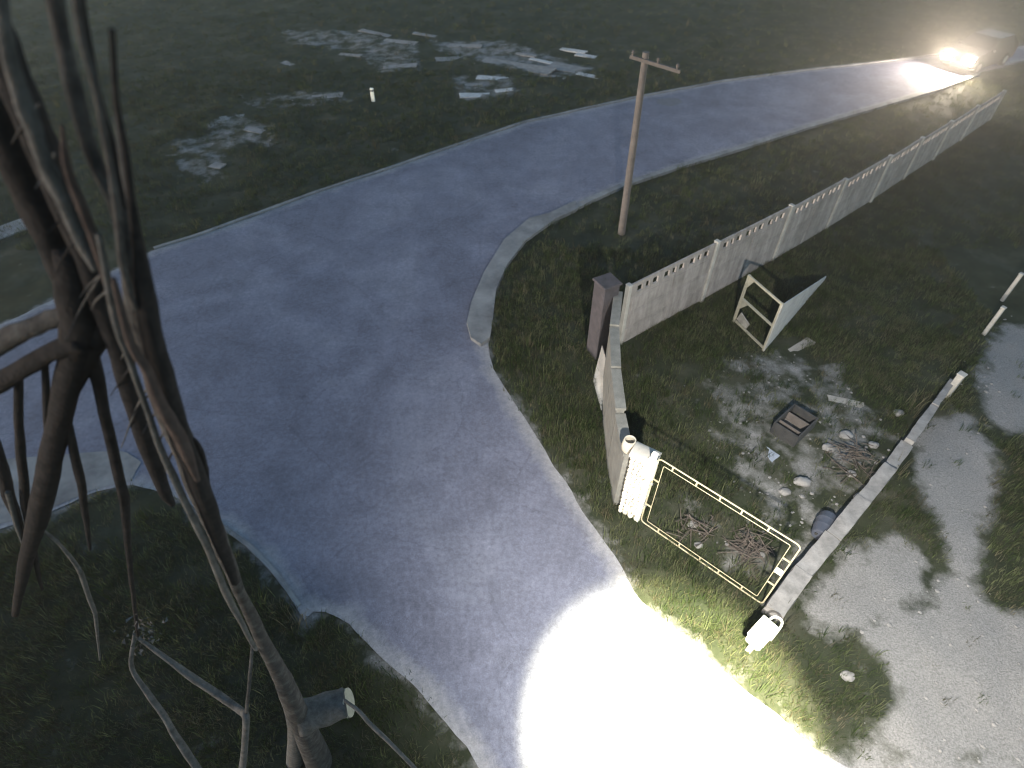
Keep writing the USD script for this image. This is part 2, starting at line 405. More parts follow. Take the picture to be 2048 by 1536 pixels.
xs, ys = np.arange(-38, 46.01, 0.2), np.arange(-8, 60.01, 0.2)
X, Y = np.meshgrid(xs, ys)
pts2 = np.c_[X.ravel(), Y.ravel()]
geo = shapely.points(pts2)
d_road = shapely.distance(geo, road_poly)
bare = np.zeros(len(pts2))
for poly, w in zip(bare_polys, weights):
    b = poly.bounds
    k = np.where((pts2[:, 0] > b[0] - 1) & (pts2[:, 0] < b[2] + 1) & (pts2[:, 1] > b[1] - 1) & (pts2[:, 1] < b[3] + 1))[0]
    s = shapely.distance(geo[k], poly) - shapely.distance(geo[k], poly.exterior) * shapely.contains(poly, geo[k])
    bare[k] = np.maximum(bare[k], w * np.clip(0.5 - s / 0.7, 0, 1))
shoulder = np.clip(1 - d_road / 0.35, 0, 1) * 0.5
bare = np.maximum(bare, shoulder)


def ground_z(p, d):
    n = meshkit.fbm(np.c_[p * 0.5, np.zeros(len(p))], 4, 3) - 0.5
    n2 = meshkit.fbm(np.c_[p * 3.0, np.zeros(len(p))], 2, 9) - 0.5
    return np.clip(d / 1.2, 0, 1) * (0.24 * n + 0.05 * n2) - 0.01 * np.clip(1 - d / 0.3, 0, 1)


Z = ground_z(pts2, d_road)
gv = np.c_[pts2, Z]
nx, ny = len(xs), len(ys)
ii, jj = np.meshgrid(np.arange(ny - 1), np.arange(nx - 1), indexing="ij")
a = (ii * nx + jj).ravel()
faces = np.vstack([np.c_[a, a + 1, a + nx + 1], np.c_[a, a + nx + 1, a + nx]])
fc = pts2[faces].mean(1)
deep = shapely.contains(road_poly.buffer(-0.6), shapely.points(fc))
faces = faces[~deep]
fb = bare[faces].mean(1)


def ground_piece(name, sel):
    f = faces[sel]
    idx, inv = np.unique(f.ravel(), return_inverse=True)
    p = obj(name, (gv[idx], inv.reshape(-1, 3)), "ground", smooth=True, kind="structure")
    UsdGeom.PrimvarsAPI(p).CreatePrimvar("bare", Sdf.ValueTypeNames.FloatArray, "vertex").Set(Vt.FloatArray.FromNumpy(bare[idx].astype(np.float32)))


ground_piece("ground", fb < 0.42)
ground_piece("gravel", fb >= 0.42)
far = sg.box(-400, -400, 400, 600).difference(sg.box(-38, -8, 46, 60)).difference(road_poly)
g2 = obj("terrain", flat(far, -0.02), "ground", kind="structure")


def ground_at(x, y):
    q = np.array([[x, y]])
    return float(ground_z(q, shapely.distance(shapely.points(q), road_poly))[0])


# kerbs along the road's outer and inner edge
def strip(name, px, width, z0, z1, side, seed, amp=0.02):
    c = rough_ring(np.array(P(*px)), step=0.4, amp=amp, seed=seed)
    line = sg.LineString(c)
    poly = line.buffer(width, single_sided=True, cap_style=2) if side > 0 else line.buffer(-width, single_sided=True, cap_style=2)
    if poly.geom_type != "Polygon":
        poly = max(poly.geoms, key=lambda g: g.area)
    m = trimesh.creation.extrude_polygon(poly, z1 - z0, engine="earcut")
    m.apply_translation([0, 0, z0])
    return obj(name, m, "kerb_stone", kind="structure")


strip("kerb", outer_edge[5:18], 0.13, -0.1, 0.06, 1, 21, 0.045)
strip("kerb", inner_edge[2:11], 0.24, -0.1, 0.11, 1, 22)
strip("kerb", [(430, 1046), (460, 1066), (510, 1110), (560, 1165), (594, 1215)], 0.09, -0.1, 0.035, 1, 23, 0.05)
apron = sg.Polygon(P((1150, 408), (1100, 432), (1060, 442), (1010, 485), (970, 550), (945, 610), (936, 650), (944, 680), (962, 692), (978, 680), (984, 640), (990, 585), (1012, 535), (1050, 485), (1110, 442), (1150, 424))).buffer(0.05).buffer(-0.02)
m = trimesh.creation.extrude_polygon(apron, 0.22, engine="earcut")
m.apply_translation([0, 0, -0.1])
obj("pavement", m, "kerb_stone", kind="structure")
slabp = sg.Polygon(rough_ring(P((-60, 925), (60, 914), (130, 908), (250, 902), (285, 925), (262, 962), (190, 980), (90, 1024), (0, 1050), (-80, 1085), (-60, 925)), amp=0.06)).buffer(0)
obj("pavement", flat(slabp, 0.02), "kerb_stone", kind="structure")
obj("tarmac_patch", flat(sg.Polygon(rough_ring(P((1315, 198), (1350, 196), (1365, 206), (1340, 213), (1312, 208), (1315, 198)), amp=0.15)), 0.017), "tar", kind="structure")

# ------------------------------------------------------------------ concrete panel fence beyond the verge
fence_px = [(1238, 690), (1402, 600), (1543, 522), (1650, 458), (1740, 402), (1805, 358), (1865, 318), (1920, 280), (1975, 243)]
fp = [at(*p) for p in fence_px]
h_f = [2.0, 2.0, 1.95, 1.8, 1.7, 1.6, 1.5, 1.4, 1.3]
f1 = thing("concrete_fence", "long grey concrete panel fence with a row of small holes along its top", "fence", fp[0])
o0 = fp[0]
for i in range(len(fp)):
    h = h_f[i]
    d = (fp[min(i + 1, len(fp) - 1)] - fp[max(i - 1, 0)])
    rz = math.atan2(d[1], d[0])
    obj("post", cat(box(0.12, 0.14, h + 0.24, fp[i] - o0 + [0, 0, (h - 0.2) / 2], rz, 0.012), box(0.14, 0.16, 0.03, fp[i] - o0 + [0, 0, h + 0.03], rz, 0.012)), "concrete_pale", f1)
for i in range(len(fp) - 1):
    A, B = fp[i] - o0, fp[i + 1] - o0
    d = (B - A) / np.linalg.norm(B - A)
    A, B = A + d * 0.08, B - d * 0.08
    L = np.linalg.norm(B - A)
    n = np.cross([0, 0, 1.0], d)
    h = (h_f[i] + h_f[i + 1]) / 2
    hp = (h - 0.42) / 3
    for k in range(3):
        z = 0.02 + hp * k
        plate = bar(A + [0, 0, z + hp / 2], B + [0, 0, z + hp / 2], 0.05, hp - 0.012)
        rel = []
        for r_ in range(2):  # shallow raised fields cast in the plate
            s0, s1 = A + d * L * (0.03 + 0.49 * r_), A + d * L * (0.48 + 0.49 * r_)
            rel.append(bar(s0 + [0, 0, z + hp / 2], s1 + [0, 0, z + hp / 2], 0.074, hp - 0.12))
        obj("plate", cat(plate, *rel), "concrete_panel", f1)
    z = 0.02 + hp * 3
    parts = [bar(A + [0, 0, z + 0.04], B + [0, 0, z + 0.04], 0.05, 0.08), bar(A + [0, 0, z + 0.34], B + [0, 0, z + 0.34], 0.05, 0.12)]
    ng = 3
    cell = L / (ng * 3 + (ng + 1) * 0.9)
    u = 0.0
    for g_ in range(ng + 1):
        parts.append(bar(A + d * u + [0, 0, z + 0.18], A + d * (u + cell * 0.9) + [0, 0, z + 0.18], 0.05, 0.21))
        u += cell * 0.9
        if g_ < ng:
            for q in range(1, 3):
                parts.append(bar(A + d * (u + cell * (q - 0.22)) + [0, 0, z + 0.18], A + d * (u + cell * (q + 0.22)) + [0, 0, z + 0.18], 0.05, 0.21))
            u += cell * 3
    obj("openwork_plate", cat(*parts), "concrete_panel", f1)

# ------------------------------------------------------------------ return wall that runs from the fence to the gate pillar
wall_px = [(1218, 702), (1210, 770), (1212, 850), (1220, 930), (1234, 1012)]
wp = [at(*p) for p in wall_px]
w1 = thing("garden_wall", "dull plastered wall bending from the fence corner down to the stone pillar", "wall", wp[0])
wh = [1.95, 1.9, 1.85, 1.72]
for i in range(4):
    A, B = wp[i] - wp[0], wp[i + 1] - wp[0]
    d = (B - A) / np.linalg.norm(B - A)
    e = 0.012 if i else 0
    obj("wall_panel", bar(A + d * e + [0, 0, wh[i] / 2 - 0.1], B - d * 0.012 + [0, 0, wh[i] / 2 - 0.1], 0.16, wh[i] + 0.2), "plaster_dull", w1)
    obj("coping", bar(A + d * e + [0, 0, wh[i] + 0.035], B - d * 0.012 + [0, 0, wh[i] + 0.035], 0.22, 0.065), "plaster_dull", w1)
c0 = at(1195, 705)
hcp = up_at(c0, 1197, 560)
pil = thing("corner_post", "dark square post standing at the corner of the concrete fence", "post", c0)
obj("shaft", box(0.46, 0.46, hcp, (0, 0, hcp / 2 - 0.05), 0.5, 0.02), "post_dark", pil)
obj("cap", box(0.54, 0.54, 0.07, (0, 0, hcp - 0.02), 0.5, 0.02), "post_dark", pil)
# pale board propped against the wall on the road side
b0, b1 = at(1203, 818), at(1190, 752)
Rb = np.array([at(1202, 820, 0.02), at(1186, 760, 0.02), at(1204, 690, 0.5), at(1220, 748, 0.5)])
nb = np.cross(Rb[1] - Rb[0], Rb[3] - Rb[0])
nb /= np.linalg.norm(nb)
bv = np.vstack([Rb, Rb + nb * 0.03])
obj("board", trimesh.convex.convex_hull(bv), "concrete_pale", label="pale diamond shaped board propped against the dull wall", cat="board")

# stone gate pillar, built of rough limewashed stones
p3, p4 = at(1236, 1022), at(1276, 1043)
dv = p4 - p3
Lp = np.linalg.norm(dv)
dv /= Lp
nrm = np.array([dv[1], -dv[0], 0])           # towards the road and the camera
rzp = math.atan2(dv[1], dv[0])
pc = (p3 + p4) / 2 - nrm * 0.12
hp_ = min(2.0, up_at(pc, 1297, 872))
sp = thing("stone_pillar", "brightly lit limewashed stone pillar at the left end of the gate", "pillar", pc, rzp)
obj("core", box(Lp * 0.94, 0.24, hp_ - 0.04, (0, 0, hp_ / 2 - 0.02)), "mortar_dark", sp)
rows, z = 15, 0.0
k = 0
for r_ in range(rows):
    hh = (hp_ - 0.06) / rows
    n_ = 4 + (r_ % 2)
    ws = rng.uniform(0.8, 1.2, n_)
    ws = ws / ws.sum() * Lp
    u = -Lp / 2
    for w in ws:
        for side in (-1, 1):
            st = rock(w * 0.52, 0.055, hh * 0.52, k, 1, 0.28)
            st.apply_translation([u + w / 2, side * -0.12 + rng.uniform(-0.012, 0.012), z + hh / 2 + 0.02])
            obj("stone", st, "limewash", sp, smooth=True)
            k += 1
        u += w
    z += hh
top = trimesh.creation.cylinder(0.2, Lp * 1.08, sections=24)
top.apply_transform(trimesh.transformations.rotation_matrix(PI / 2, [0, 1, 0]))
top.vertices[:, 2] *= 0.5
top.apply_translation([0, 0, hp_])
obj("cap", top, "concrete_pale", sp, smooth=40)
# rounded clay pot standing on the wall end
pw = wp[4] + (wp[3] - wp[4]) * 0.1
prof = np.array([[0, 0], [0.09, 0], [0.13, 0.06], [0.145, 0.16], [0.13, 0.27], [0.10, 0.31], [0.115, 0.34], [0.10, 0.345], [0.085, 0.31], [0.11, 0.2], [0, 0.04]])
pot = trimesh.creation.revolve(prof, sections=20)
pt = thing("jar", "pale rounded jar standing on the wall beside the stone pillar", "jar", pw + [0, 0, wh[3] + 0.068])
obj("body", pot, "ceramic", pt, smooth=40)

# ------------------------------------------------------------------ gate: tubular double frame
gA, gB = at(1280, 1040, 0.1), at(1524, 1208, 0.1)
hA, hB = up_at(gA, 1322, 912), up_at(gB, 1604, 1100)
gh = (hA + hB) / 2 - 0.1
gv_ = gB - gA
gL = np.linalg.norm(gv_)
gate = thing("metal_gate", "cream painted tubular metal gate, see-through, right of the stone pillar", "gate", gA, math.atan2(gv_[1], gv_[0]))


def frame(x0, x1, z0, z1, r, rad, sides=8):
    pts = []
    for cx, cz, a0 in ((x1 - r, z1 - r, 0), (x0 + r, z1 - r, 90), (x0 + r, z0 + r, 180), (x1 - r, z0 + r, 270)):
        for q in np.linspace(a0, a0 + 90, 5):
            pts.append((cx + r * math.cos(math.radians(q)), 0, cz + r * math.sin(math.radians(q))))
    pts.append(pts[0])
    return tube(pts, rad, sides)


gh_ = gh
obj("outer_frame", frame(0.02, gL, 0.0, gh_, 0.09, 0.0145), "gate_paint", gate, smooth=40)
obj("inner_frame", frame(0.15, gL - 0.14, 0.13, gh_ - 0.13, 0.03, 0.0075), "gate_paint", gate, smooth=40)
for u in (0.12, 0.3, 0.47, 0.62, 0.8):
    obj("tie", box(0.03, 0.02, 0.13, (gL * u, 0, gh_ - 0.066)), "gate_paint", gate)
    obj("tie", box(0.03, 0.02, 0.13, (gL * (u + 0.04), 0, 0.066)), "gate_paint", gate)
for w in (0.3, 0.7):
    obj("tie", box(0.13, 0.02, 0.03, (0.085, 0, gh_ * w)), "gate_paint", gate)
    obj("tie", box(0.13, 0.02, 0.03, (gL - 0.07, 0, gh_ * (w + 0.05))), "gate_paint", gate)
obj("lock_box", box(0.14, 0.06, 0.12, (gL - 0.07, 0, gh_ * 0.56), 0, 0.012), "white_paint", gate)
# hinge post on the pillar
gp = thing("gate_post", "bright white steel hinge post between pillar and gate", "post", gA - [0, 0, 0.1] - (gv_ / gL) * 0.07, math.atan2(gv_[1], gv_[0]))
obj("shaft", box(0.1, 0.08, hA + 0.1, (0, 0, hA / 2 - 0.05), 0, 0.008), "white_paint", gp)
obj("cover_plate", box(0.19, 0.1, 0.55, (0, 0, hA * 0.8), 0, 0.012), "white_paint", gp)
for w in (0.28, 0.62):
    obj("hinge", cat(box(0.1, 0.03, 0.05, (0.07, 0, 0.1 + gh_ * w)), trimesh.creation.cylinder(0.018, 0.09, transform=trimesh.transformations.translation_matrix([0.06, 0.03, 0.1 + gh_ * w]))), "steel_grey", gp)

# ------------------------------------------------------------------ low wall running away from the gate, its fence posts
lw_px = [(1550, 1222), (1608, 1140), (1668, 1070), (1730, 995), (1785, 928), (1822, 878), (1872, 808), (1908, 758)]
lz = 0.42
lp = [at(x, y, lz) * [1, 1, 0] for x, y in lw_px]
lwid = [0.34, 0.32, 0.3, 0.28, 0.26, 0.18, 0.14]
lw = thing("low_wall", "low crumbling concrete wall running from the gate to the far right", "wall", lp[0])
for i in range(7):
    A, B = lp[i] - lp[0], lp[i + 1] - lp[0]
    d = (B - A) / np.linalg.norm(B - A)
    hh = lz - (0, 0.03, 0.01, 0.05, 0.16, 0.04, 0.02)[i]
    L = np.linalg.norm(B - A) - 0.02
    blk = trimesh.creation.box([L, lwid[i], hh + 0.1])
    blk = blk.subdivide().subdivide().subdivide()
    v = blk.vertices.copy()
    k3 = meshkit.fbm(np.c_[v[:, 0] * 5 + i * 9, v[:, 1] * 5, v[:, 2] * 5], 3, i)[:, None] - 0.5
    v[:, 1:] += (k3 * 0.06 * np.sign(v))[:, 1:]
    blk.vertices = v
    blk.apply_transform(trimesh.transformations.rotation_matrix(math.atan2(d[1], d[0]), [0, 0, 1]))
    blk.apply_translation((A + B) / 2 + [0, 0, hh / 2 - 0.05])
    obj("block", blk, "stone_grey", lw, smooth=30)
for k, (px, py, hh, lab) in enumerate(((1893, 790, 0.75, "pale square concrete post on the far end of the low wall"), (1968, 668, 0.95, "slanted pale concrete post beyond the end of the low wall"), (2005, 600, 0.95, "farthest pale concrete post at the right edge of the yard"))):
    b = at(px, py)
    t = thing("concrete_post", lab, "post", b, 0.6)
    obj("shaft", box(0.17 if k == 0 else 0.11, 0.15 if k == 0 else 0.1, hh, (0, 0, hh / 2 - 0.03), 0, 0.015), "concrete_pale", t)
    obj("cap", box(0.2 if k == 0 else 0.13, 0.18 if k == 0 else 0.12, 0.04, (0, 0, hh - 0.01), 0, 0.01), "concrete_pale", t)
# white meter box at the near end
mb = at(1522, 1268, 0.75)
rzm = math.atan2(*(at(1548, 1236, 0.75) - at(1512, 1276, 0.75))[1::-1])
mt = thing("meter_box", "small white box on a post, glaringly lit, beside the gate's right corner", "box", mb * [1, 1, 0], rzm)
obj("post", box(0.1, 0.1, 0.62, (0, 0, 0.28), 0, 0.01), "concrete_pale", mt)
cab = obj("cabinet", box(0.44, 0.27, 0.3, (0, 0, 0.72), 0, 0.035), "white_paint", mt, smooth=20)
obj("door", box(0.36, 0.012, 0.22, (0, -0.137, 0.72), 0, 0.005), "white_paint", cab)
obj("lid", box(0.5, 0.31, 0.025, (0, 0, 0.883), 0, 0.01), "white_paint", mt)
obj("conduit", tube(smooth_line([(0.17, 0.06, 0.55), (0.3, 0.06, 0.62), (0.4, 0.03, 0.78), (0.45, -0.06, 0.8), (0.43, -0.14, 0.7), (0.43, -0.15, 0.0)], 22), 0.022, 8), "white_paint", mt, smooth=40)

# ------------------------------------------------------------------ utility pole on the verge
pb = at(1243, 466)
ph = up_at(pb, 1292, 104)
tp = at(1292, 104, ph)
up = thing("utility_pole", "brown wooden utility pole with a crossarm on the grass verge", "pole", pb)
line = smooth_line([(0, 0, -0.3), tuple((tp - pb) * 0.5), tuple(tp - pb)], 14)
obj("shaft", tube(line, np.linspace(0.13, 0.095, 14), 12), "wood_pole", up, smooth=40)
e0, e1 = at(1266, 97, ph - 0.15) - pb, at(1345, 121, ph - 0.35) - pb
mid = tp - pb + [0, -0.1, -0.2]
dirx = (e1 - e0) / np.linalg.norm(e1 - e0)
obj("crossarm", bar(mid - dirx * 0.45, mid + dirx * 1.0, 0.08, 0.09), "wood_pole", up)
for u in (-0.38, 0.35, 0.9):
    ins = trimesh.creation.revolve(np.array([[0, 0], [0.03, 0], [0.03, 0.05], [0.05, 0.07], [0.03, 0.1], [0.045, 0.12], [0, 0.15]]), sections=10)
    ins.apply_translation(mid + dirx * u + [0, 0, 0.045])
    obj("insulator", ins, "wood_pole", up, smooth=40)

# ------------------------------------------------------------------ lean-to hutch in the yard
q0, q1 = at(1464, 643), at(1526, 703)
t0, t1 = up_at(q0, 1494, 553), up_at(q1, 1561, 603)
hb = (t0 + t1) / 2
vx = q1 - q0
hw = np.linalg.norm(vx)
vx /= hw
bk = at(1648, 560)
side = bk - q1
vy = np.array([-vx[1], vx[0], 0])
sv = np.array([np.dot(side, vx), np.dot(side, vy), 0])          # front to back, in the hutch's own axes
hut = thing("garden_frame", "pale open wooden frame with a slanting light side panel, in the yard", "frame", q0, math.atan2(vx[1], vx[0]))
for x in (0.03, hw - 0.03):
    obj("front_post", box(0.06, 0.06, hb, (x, 0.03, hb / 2)), "frame_wood", hut)
for z in (hb - 0.03, hb * 0.53, 0.08):
    obj("rail", box(hw - 0.12, 0.045, 0.055, (hw / 2, 0.03, z)), "frame_wood", hut)
lo, up_z = np.array([hw + 0.012, 0, 0]), np.array([0, 0, 1.0])
nb_ = 5                                     # the side is boarded lengthwise, tapering to the ground at the back
for k in range(nb_):
    f0, f1_ = k / nb_, (k + 1) / nb_
    g = 0.006
    quad = np.array([lo + up_z * (0.02 + (hb - 0.02) * f0 + g), lo + sv + up_z * (0.02 + 0.14 * f0), lo + sv + up_z * (0.02 + 0.14 * f1_ - 0.002), lo + up_z * (0.02 + (hb - 0.02) * f1_ - g)])
    quad += [0.004 * (k % 2), 0, 0]
    obj("side_board", trimesh.convex.convex_hull(np.vstack([quad - [0.011, 0, 0], quad + [0.011, 0, 0]])), "hut_panel", hut)
for z0, z1, w_ in ((hb * 0.74, hb - 0.06, 0.2), (hb * 0.3, hb * 0.5, 0.26)):
    tri = np.array([[0.06, 0.02, z0], [0.06, 0.02, z1], [0.06 + w_, 0.02, z1]])
    obj("gusset", trimesh.convex.convex_hull(np.vstack([tri, tri + [0, 0.02, 0]])), "frame_wood", hut)
obj("sagging_board", box(0.42, 0.03, 0.3, (0.3, 0.09, 0.2), 0, 0, trimesh.transformations.rotation_matrix(0.3, [0, 1, 0])), "wood_weathered", hut)

# ------------------------------------------------------------------ rubbish and stones lying in the yard
def slab(name, px, lx, ly, h, rz, matn, label, cat_, tilt=0.05, group=None, seed=0):
    b = at(*px)
    m = trimesh.creation.box([lx, ly, h]).subdivide().subdivide()
    k3 = meshkit.fbm(m.vertices * 4 + seed * 5.1, 3, seed)[:, None] - 0.5
    m.vertices = m.vertices + k3 * [0.14 * lx, 0.14 * ly, 0.35 * h]
    m.apply_transform(trimesh.transformations.euler_matrix(tilt, tilt * 0.6 * (-1) ** seed, rz))
    m.apply_translation(b + [0, 0, ground_at(*b[:2]) + h / 2 - 0.03 + abs(tilt) * ly * 0.2])
    return obj(name, m, matn, smooth=30, label=label, cat=cat_, group=group)


slab("board", (1606, 694), 1.0, 0.42, 0.03, 0.62, "wood_weathered", "flat grey board lying right of the slanting wooden frame", "board", 0.06, seed=1)
slab("board", (1692, 803), 0.85, 0.2, 0.04, -0.3, "wood_weathered", "short pale plank lying in the middle of the yard", "board", 0.05, seed=2)
slab("sheet", (1536, 908), 0.42, 0.28, 0.03, -0.9, "sheet_blue", "bluish plastic sheet crumpled on the grass of the yard", "sheet", 0.1, seed=3)
for i, (px, py, r, lab) in enumerate(((1690, 873, 0.16, "pale rock near the middle of the rubble heap"), (1602, 967, 0.17, "pale rounded rock left of the low wall"), (1796, 826, 0.13, "small pale rock close to the thin part of the low wall"),
                                      (1772, 946, 0.15, "reddish pale rock touching the low wall"), (1655, 900, 0.15, "grey rock on the left of the rubble"), (1570, 985, 0.12, "small grey rock below the rounded pale rock"),
                                      (1720, 1000, 0.16, "grey block shaped rock beside the low wall"), (1384, 1053, 0.11, "little grey rock in the grass seen through the gate"), (1522, 1110, 0.08, "tiny pale pebble inside the brown twig heap"),
                                      (1690, 1356, 0.12, "lone white rock in the grass near the bottom right"), (1700, 950, 0.11, "small rock in the rubble by the wall"), (1745, 893, 0.12, "grey rock at the upper end of the rubble"), (1395, 1094, 0.09, "small grey rock near the gate's bottom rail"))):
    b = at(px, py)
    m = rock(r, r * 0.8, r * 0.55, 40 + i, 2, 0.4)
    m.apply_translation(b + [0, 0, r * 0.3 + ground_at(*b[:2])])
    obj("rock", m, "stone_grey", smooth=35, label=lab, cat="rock", group="rocks lying in the yard")
# dark open crate
cb = at(1582, 862)
cr = thing("wooden_crate", "dark open crate standing in the rubbish of the yard", "crate", cb, 0.72)
for s in (-1, 1):
    obj("side", box(0.9, 0.03, 0.4, (0, s * 0.3, 0.2)), "dark_wood", cr)
    obj("end", box(0.03, 0.56, 0.4, (s * 0.43, 0, 0.2)), "dark_wood", cr)
obj("base", box(0.82, 0.56, 0.02, (0, 0, 0.04)), "dark_wood", cr)
for s in (-0.2, 0.18):
    obj("divider", box(0.02, 0.56, 0.26, (s, 0, 0.19)), "wood_pole", cr)
# barrel on its side
bb = at(1642, 1060)
br = thing("barrel", "dark blue barrel lying beside the low wall behind the gate", "barrel", bb + [0, 0, 0.17], 0.9)
prof = np.array([[0, -0.3], [0.15, -0.3], [0.17, -0.27], [0.18, -0.1], [0.19, -0.08], [0.18, -0.06], [0.185, 0.08], [0.195, 0.1], [0.185, 0.12], [0.17, 0.27], [0.15, 0.3], [0, 0.3]])
bm = trimesh.creation.revolve(prof, sections=20)
bm.apply_transform(trimesh.transformations.rotation_matrix(PI / 2, [0, 1, 0]))
obj("body", bm, "barrel_blue", br, smooth=40)
bung = trimesh.creation.cylinder(0.03, 0.03)
bung.apply_transform(trimesh.transformations.rotation_matrix(PI / 2, [0, 1, 0]))
bung.apply_translation([-0.31, 0.07, 0.03])
obj("bung", bung, "rubber", br)
# heaps of twigs
for (px, py, R_, n_, lab) in ((1498, 1098, 0.45, 80, "brown heap of twigs behind the gate"), (1700, 930, 0.55, 60, "tangle of twigs and sticks among the rubble rocks"), (1385, 1065, 0.35, 30, "loose dark twigs in the grass behind the gate's bottom rail")):
    b = at(px, py)
    ms = []
    for _ in range(n_):
        c = np.array([rng.normal(0, R_ * 0.5), rng.normal(0, R_ * 0.5), 0])
        c[2] = abs(rng.normal(0, 0.08)) + 0.03 + 0.18 * math.exp(-(c[0] ** 2 + c[1] ** 2) / (R_ * R_ * 0.4)) * rng.uniform()
        an, el, L = rng.uniform(0, 2 * PI), rng.normal(0, 0.25), rng.uniform(0.15, 0.6)
        dd = np.array([math.cos(an) * math.cos(el), math.sin(an) * math.cos(el), math.sin(el)]) * L / 2
        ms.append(tube(smooth_line([c - dd, c + rng.normal(0, 0.02, 3), c + dd], 4), [0.012, 0.01, 0.008, 0.005], 5))
    m = cat(*ms)
    m.apply_translation(b + [0, 0, ground_at(*b[:2])])
    obj("twig_heap", m, "twig", label=lab, cat="twigs", kind="stuff")

# pale slabs and sheets lying in the field beyond the road
slabs = [((950, 192), 1.5, 0.5, 0.05, 0.1, 1, "pale flat stone nearest the road in the far field"), ((1008, 183), 0.9, 0.35, 0.05, 0.2, 1, "short bright flat stone just right of the flat stone nearest the road"), ((985, 158), 1.6, 0.5, 0.05, -0.1, 1, "pale flat stone second from the road in the far field"),
         ((1060, 138), 2.6, 1.0, 0.06, -0.45, 0, "wide grey flat stone in the middle of the stone field"), ((1145, 138), 2.6, 0.9, 0.06, -0.45, 0, "wide grey flat stone at the right of the stone field"), ((1128, 98), 2.8, 0.35, 0.06, -0.5, 1, "long thin bright flat stone at the upper right of the far field"), ((1172, 110), 1.2, 0.4, 0.06, -0.45, 1, "short bright flat stone below the long thin one"),
         ((800, 134), 1.8, 0.5, 0.05, 0.15, 0, "grey flat stone far left of the stone field"), ((750, 68), 2.2, 0.4, 0.05, -0.5, 0, "slanted grey flat stone highest up on the left"), ((800, 85), 2.2, 0.5, 0.05, -0.4, 0, "slanted grey flat stone below the highest one"), ((900, 118), 1.6, 0.6, 0.05, 0.2, 0, "dull grey flat stone between the left and middle groups"), ((930, 92), 2.0, 0.5, 0.05, -0.2, 0, "dull flat stone above the middle of the far field"),
         ((1000, 125), 2.0, 0.8, 0.05, -0.4, 0, "grey flat stone left of the wide middle flat stone"), ((655, 196), 1.5, 0.5, 0.04, 0.2, 0, "faint grey flat stone left of the white marker"), ((455, 238), 1.4, 0.7, 0.04, 0.3, 0, "grey flat stone at the top of the stony patch behind the tree"), ((430, 330), 0.8, 0.4, 0.04, -0.3, 0, "small grey flat stone at the foot of the stony patch"), ((575, 128), 0.8, 0.4, 0.05, -0.7, 0, "small lone flat stone in the far left field"), ((1040, 108), 1.9, 0.3, 0.05, -0.5, 0, "narrow flat stone directly above the wide middle flat stone"), ((1085, 120), 1.6, 0.3, 0.05, -0.5, 1, "narrow bright flat stone between the two wide grey flat stones"), ((1100, 152), 1.7, 0.35, 0.05, -0.45, 0, "narrow flat stone below the gap of the two wide flat stones"), ((1180, 152), 1.5, 0.35, 0.05, -0.45, 1, "bright narrow flat stone lowest on the right"), ((940, 170), 1.3, 0.3, 0.05, 0.1, 0, "thin dull flat stone between the two lowest pale flat stones"), ((850, 70), 1.6, 0.35, 0.05, -0.4, 0, "thin flat stone at the top between the left and middle groups"), ((700, 110), 1.4, 0.35, 0.05, -0.3, 0, "dull flat stone under the far left slanted ones"), ((510, 262), 0.9, 0.4, 0.04, -0.4, 0, "small flat stone on the right of the stony patch behind the tree"), ((20, 460), 1.6, 0.8, 0.05, 0.8, 0, "grey flat stone at the left edge behind the tree")]
for i, (px, lx, ly, h, rz, pale, lab) in enumerate(slabs):
    slab("flat_stone", px, lx, ly, h, rz, "stone_pale" if pale else "stone_grey", lab, "stone", 0.05, "flat stones lying in the far field", i + 4)
wb = at(747, 203)
wm = thing("marker_post", "small white marker post standing alone in the far field", "post", wb)
obj("shaft", box(0.16, 0.1, 0.62, (0, 0, 0.3), 0, 0.015), "white_paint", wm)
obj("band", box(0.164, 0.104, 0.08, (0, 0, 0.5), 0, 0.01), "car_plastic", wm)

# ------------------------------------------------------------------ bare tree beside the camera
def limb(pts, r0, r1, seed, sides=10, n=None, lump=0.25):
    n = n or max(10, len(pts) * 5)
    c = smooth_line(pts, n)
    c = c + (meshkit.noise(c * 3.1 + seed, seed)[:, None] - 0.5) * 0.012
    ang = np.arange(sides) / sides * 2 * PI
    base = np.linspace(r0, r1, n) if np.ndim(r0) == 0 else np.interp(np.linspace(0, 1, n), np.linspace(0, 1, len(r0)), r0)
    k3 = np.stack([np.cos(ang)[None] * 1.4 + 0 * base[:, None], np.sin(ang)[None] * 1.4 + 0 * base[:, None], np.linspace(0, n / 4, n)[:, None] + 0 * ang[None]], -1)
    rad = base[:, None] * (1 + lump * 2 * (meshkit.fbm(k3 + seed * 3.7, 3, seed) - 0.5))
    return tube(c, rad, sides)


def lp_(pts, wy):
    return [in_plane(x, y, w) for (x, y), w in zip(pts, np.broadcast_to(wy, len(pts)))]


def pr(px, point):
    """Radius in metres of something px pixels wide at point."""
    return px / 2 / F * np.linalg.norm(point - [0, 0, CAM_H]) * 0.93


tree = thing("bare_tree", "bare grey tree with knotted trunk and sawn-off branch close at the left", "tree", (0, 0, 0))


def stem(name, px, w, matn, wy=2.3, seed=1, sides=10, lump=0.25):
    pts = lp_(px, wy)
    radii = [pr(w_, p) for w_, p in zip(np.interp(np.linspace(0, 1, len(px)), np.linspace(0, 1, np.size(w)), np.atleast_1d(w)), pts)]
    return obj(name, limb(pts, radii, 0, seed, sides, lump=lump), matn, tree, smooth=True)


